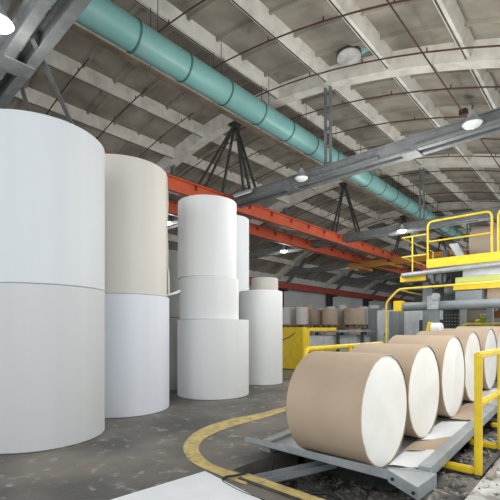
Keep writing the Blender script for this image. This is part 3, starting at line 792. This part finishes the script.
# cabinets
def cabinet(name, x0, x1, y0, y1, z1, m, label, doors=2):
    o = thing(name, label, 'cabinet', (x0, y0, 0))
    w = x1-x0; d = y1-y0
    bm = nb(); box(bm, 0, w, 0, d, 0, z1); bmesh.ops.bevel(bm, geom=bm.edges[:], offset=.015, segments=2, affect='EDGES'); link('case', bm, m, o)
    for k in range(doors):
        bm = nb(); box(bm, w*k/doors+.03, w*(k+1)/doors-.03, -.025, -.001, .12, z1-.08); dd = link('door', bm, m, o)
        bm = nb(); box(bm, w*(k+1)/doors-.10, w*(k+1)/doors-.07, -.05, -.026, z1*.5, z1*.5+.15); link('handle', bm, DSTEEL, dd)
    return o
x, y = at(389, 17.5); cabinet('control_cabinet', x, x+1.0, y, y+.8, 2.45, CAB, 'mid-grey control cabinet right of the thin yellow guard post')
x, y = at(404, 16.5); cabinet('metal_cabinet', x, x+.62, y, y+.6, 2.42, CABL, 'light metallic cabinet below the yellow end block', 1)
x, y = at(377, 20); cabinet('control_cabinet', x, x+1.0, y, y+.9, 2.6, CABL, 'pale grey cabinet left of the thin yellow guard post')
x, y = at(368, 24); cabinet('metal_cabinet', x, x+.9, y, y+.9, 2.9, CAB, 'tall grey cabinet beside the end of the stock rolls',1)
x, y = at(419, 15.0); cabinet('dark_bin', x, x+.85, y, y+.6, 2.0, DSTEEL, 'dark low cabinet between the metallic cabinet and reel stand', 1)
x, y = at(420, 18.5)
cabinet('metal_cabinet', x, x+.9, y, y+.6, 2.5, CABL, 'light cabinet behind the dark low cabinet', 2)
x, y = at(443, 13.2)
o = cabinet('electrical_panel', x, x+.62, y, y+.35, 2.35, DSTEEL, 'dark electrical panel with rows of small buttons right of the reel stand', 1)
for i in range(5):
    for j in range(7):
        bm = nb(); box(bm, .10+i*.09, .13+i*.09, -.04, -.026, 1.45+j*.11, 1.475+j*.11); link('button', bm, CABL, o)
x, y = at(459.5, 12.8)
for px, lab in ((459.5, 'white square post right of the dark electrical panel'), (486.5, 'white square post near the right edge, by the cartons')):
    x, y = at(px, 12.6); o = thing('machine_post', lab, 'post', (x, y, 0))
    bm = nb(); box(bm, 0, .17, 0, .17, 0, EYE+.78); link('shaft', bm, CABL, o)
    bm = nb(); box(bm, -.05, .22, -.05, .22, 0, .03); link('foot', bm, CABL, o)
x, y = at(465, 13.8); cabinet('beige_locker', x, x+.85, y, y+.5, 2.3, BEIGE, 'beige locker behind the yellow bar', 2)
x, y = at(475, 13.2)
o = thing('lime_hoist', 'lime-yellow hoist unit in front of the beige locker', 'machine', (x, y, 0))
bm = nb()
for (cx_, cz_, r_) in ((.12,1.88,.11),(.33,1.90,.12),(.22,2.02,.08)):
    bmesh.ops.create_uvsphere(bm, u_segments=16, v_segments=10, radius=r_, matrix=Matrix.Translation((cx_,0,cz_)))
box(bm, .05,.42,-.06,.06,1.70,1.82); link('drums', bm, HIVIS, o, True)
bm = nb(); box(bm, .2,.28,-.04,.04,0,1.72); link('stand', bm, HIVIS, o)
bm = nb(); box(bm, .15,.5,-.1,.05,2.10,2.17); link('white_cap', bm, PLAST, o)
x, y = at(492, 13.4)
for k, (z, lab) in enumerate(((2.02, 'orange-brown carton on the upper shelf at the right edge'), (1.60, 'pale brown carton on the lower shelf at the right edge'))):
    o = thing('carton', lab, 'box', (x+.05, y+.05, z))
    bm = nb(); box(bm, 0, .9, 0, .5, 0, .26); link('box_body', bm, ORBOX if k == 0 else WOOD, o)
    bm = nb(); box(bm, .40, .48, -.003, .503, .0, .263); link('tape', bm, BEIGE, o)
o = thing('shelf_unit', 'white shelf unit holding cartons at the right edge', 'shelf', (x, y, 0))
for z in (1.56, 1.98, 2.42):
    bm = nb(); box(bm, 0, 1.2, 0, .6, z, z+.04); link('shelf_board', bm, CABL, o)
bm = nb()
for (xx, yy) in ((0,0),(1.16,0),(0,.56),(1.16,.56)): box(bm, xx, xx+.04, yy, yy+.04, 0, 2.42)
link('upright', bm, CABL, o)
x, y = at(463, 11.6)
o = thing('yellow_barrier', 'yellow horizontal bar barrier behind the farther kraft rolls', 'barrier', (x, y, 0))
bm = nb(); tube(bm, [(0,0,0),(0,0,1.80),(2.6,0,1.80),(2.6,0,0)], .03, 8, fr=.06); link('frame', bm, YELP, o, True)
bm = nb(); tube(bm, [(1.2,0,0),(1.2,0,1.79)], .022, 8); tube(bm, [(0,0,1.2),(2.6,0,1.2)], .022, 8); link('bars', bm, YELP, o, True)
# ladder posts at left of platforms carrying on behind
o = thing('machine_cabinet_row', 'dark grey machine block under the orange bridge behind the guard rail', 'machine', (-9.3, 24.5, 0))
bm = nb(); box(bm, 0, 7, 0, 3, 0, 2.6); link('block', bm, CAB, o)
bm = nb(); box(bm, .4, 2.4, -.05, -.001, .5, 2.2); box(bm, 2.8, 4.6, -.05, -.001, .5, 2.2); link('panels', bm, CABL, o)
bm = nb(); box(bm, 1.0, 1.8, .5, 1.5, 2.6, 3.1); box(bm, 4.0, 5.2, .5, 1.5, 2.6, 3.3); link('top_boxes', bm, DSTEEL, o)

# ---------------------------------------------------------------- light, world, camera
w = bpy.data.worlds.new('World'); scene.world = w; w.use_nodes = True
w.node_tree.nodes['Background'].inputs[0].default_value = (.93,.97,1,1)
w.node_tree.nodes['Background'].inputs[1].default_value = 1.28
def area(loc, rot, sx, sy, e, c=(1,1,1)):
    ld = bpy.data.lights.new('skylight', 'AREA'); ld.shape = 'RECTANGLE'; ld.size = sx; ld.size_y = sy; ld.energy = e; ld.color = c
    lo = bpy.data.objects.new('skylight', ld); COL.objects.link(lo); lo.location = loc; lo.rotation_euler = rot
for (x, y, z, e) in ((-1.5,-2.5,4.0,260),(-.5,6.0,4.0,330),(-5.0,9.5,5.2,330),(-5.5,16,5.0,480),(-6,26,4.2,340),(-8,38,4.5,170),(-6,48,5.0,350),(-2.0,10.0,3.0,60)):  # added fill lights without fixtures, brightening the hall and its roof
    ld = bpy.data.lights.new('fill_light', 'POINT'); ld.energy = e; ld.shadow_soft_size = .8; ld.color = (1,.98,.95)
    lo = bpy.data.objects.new('fill_light', ld); COL.objects.link(lo); lo.location = (x, y, z)

cam = bpy.data.cameras.new('Camera'); co = bpy.data.objects.new('Camera', cam); COL.objects.link(co)
co.location = (0, 0, EYE); co.rotation_euler = (PI/2, 0, math.atan(359/390))
cam.sensor_width = 36; cam.lens = 390/500*36; cam.shift_y = .158; cam.clip_end = 300; cam.clip_start = .05
scene.camera = co
scene.view_settings.view_transform = 'Standard'
scene.view_settings.exposure = 0
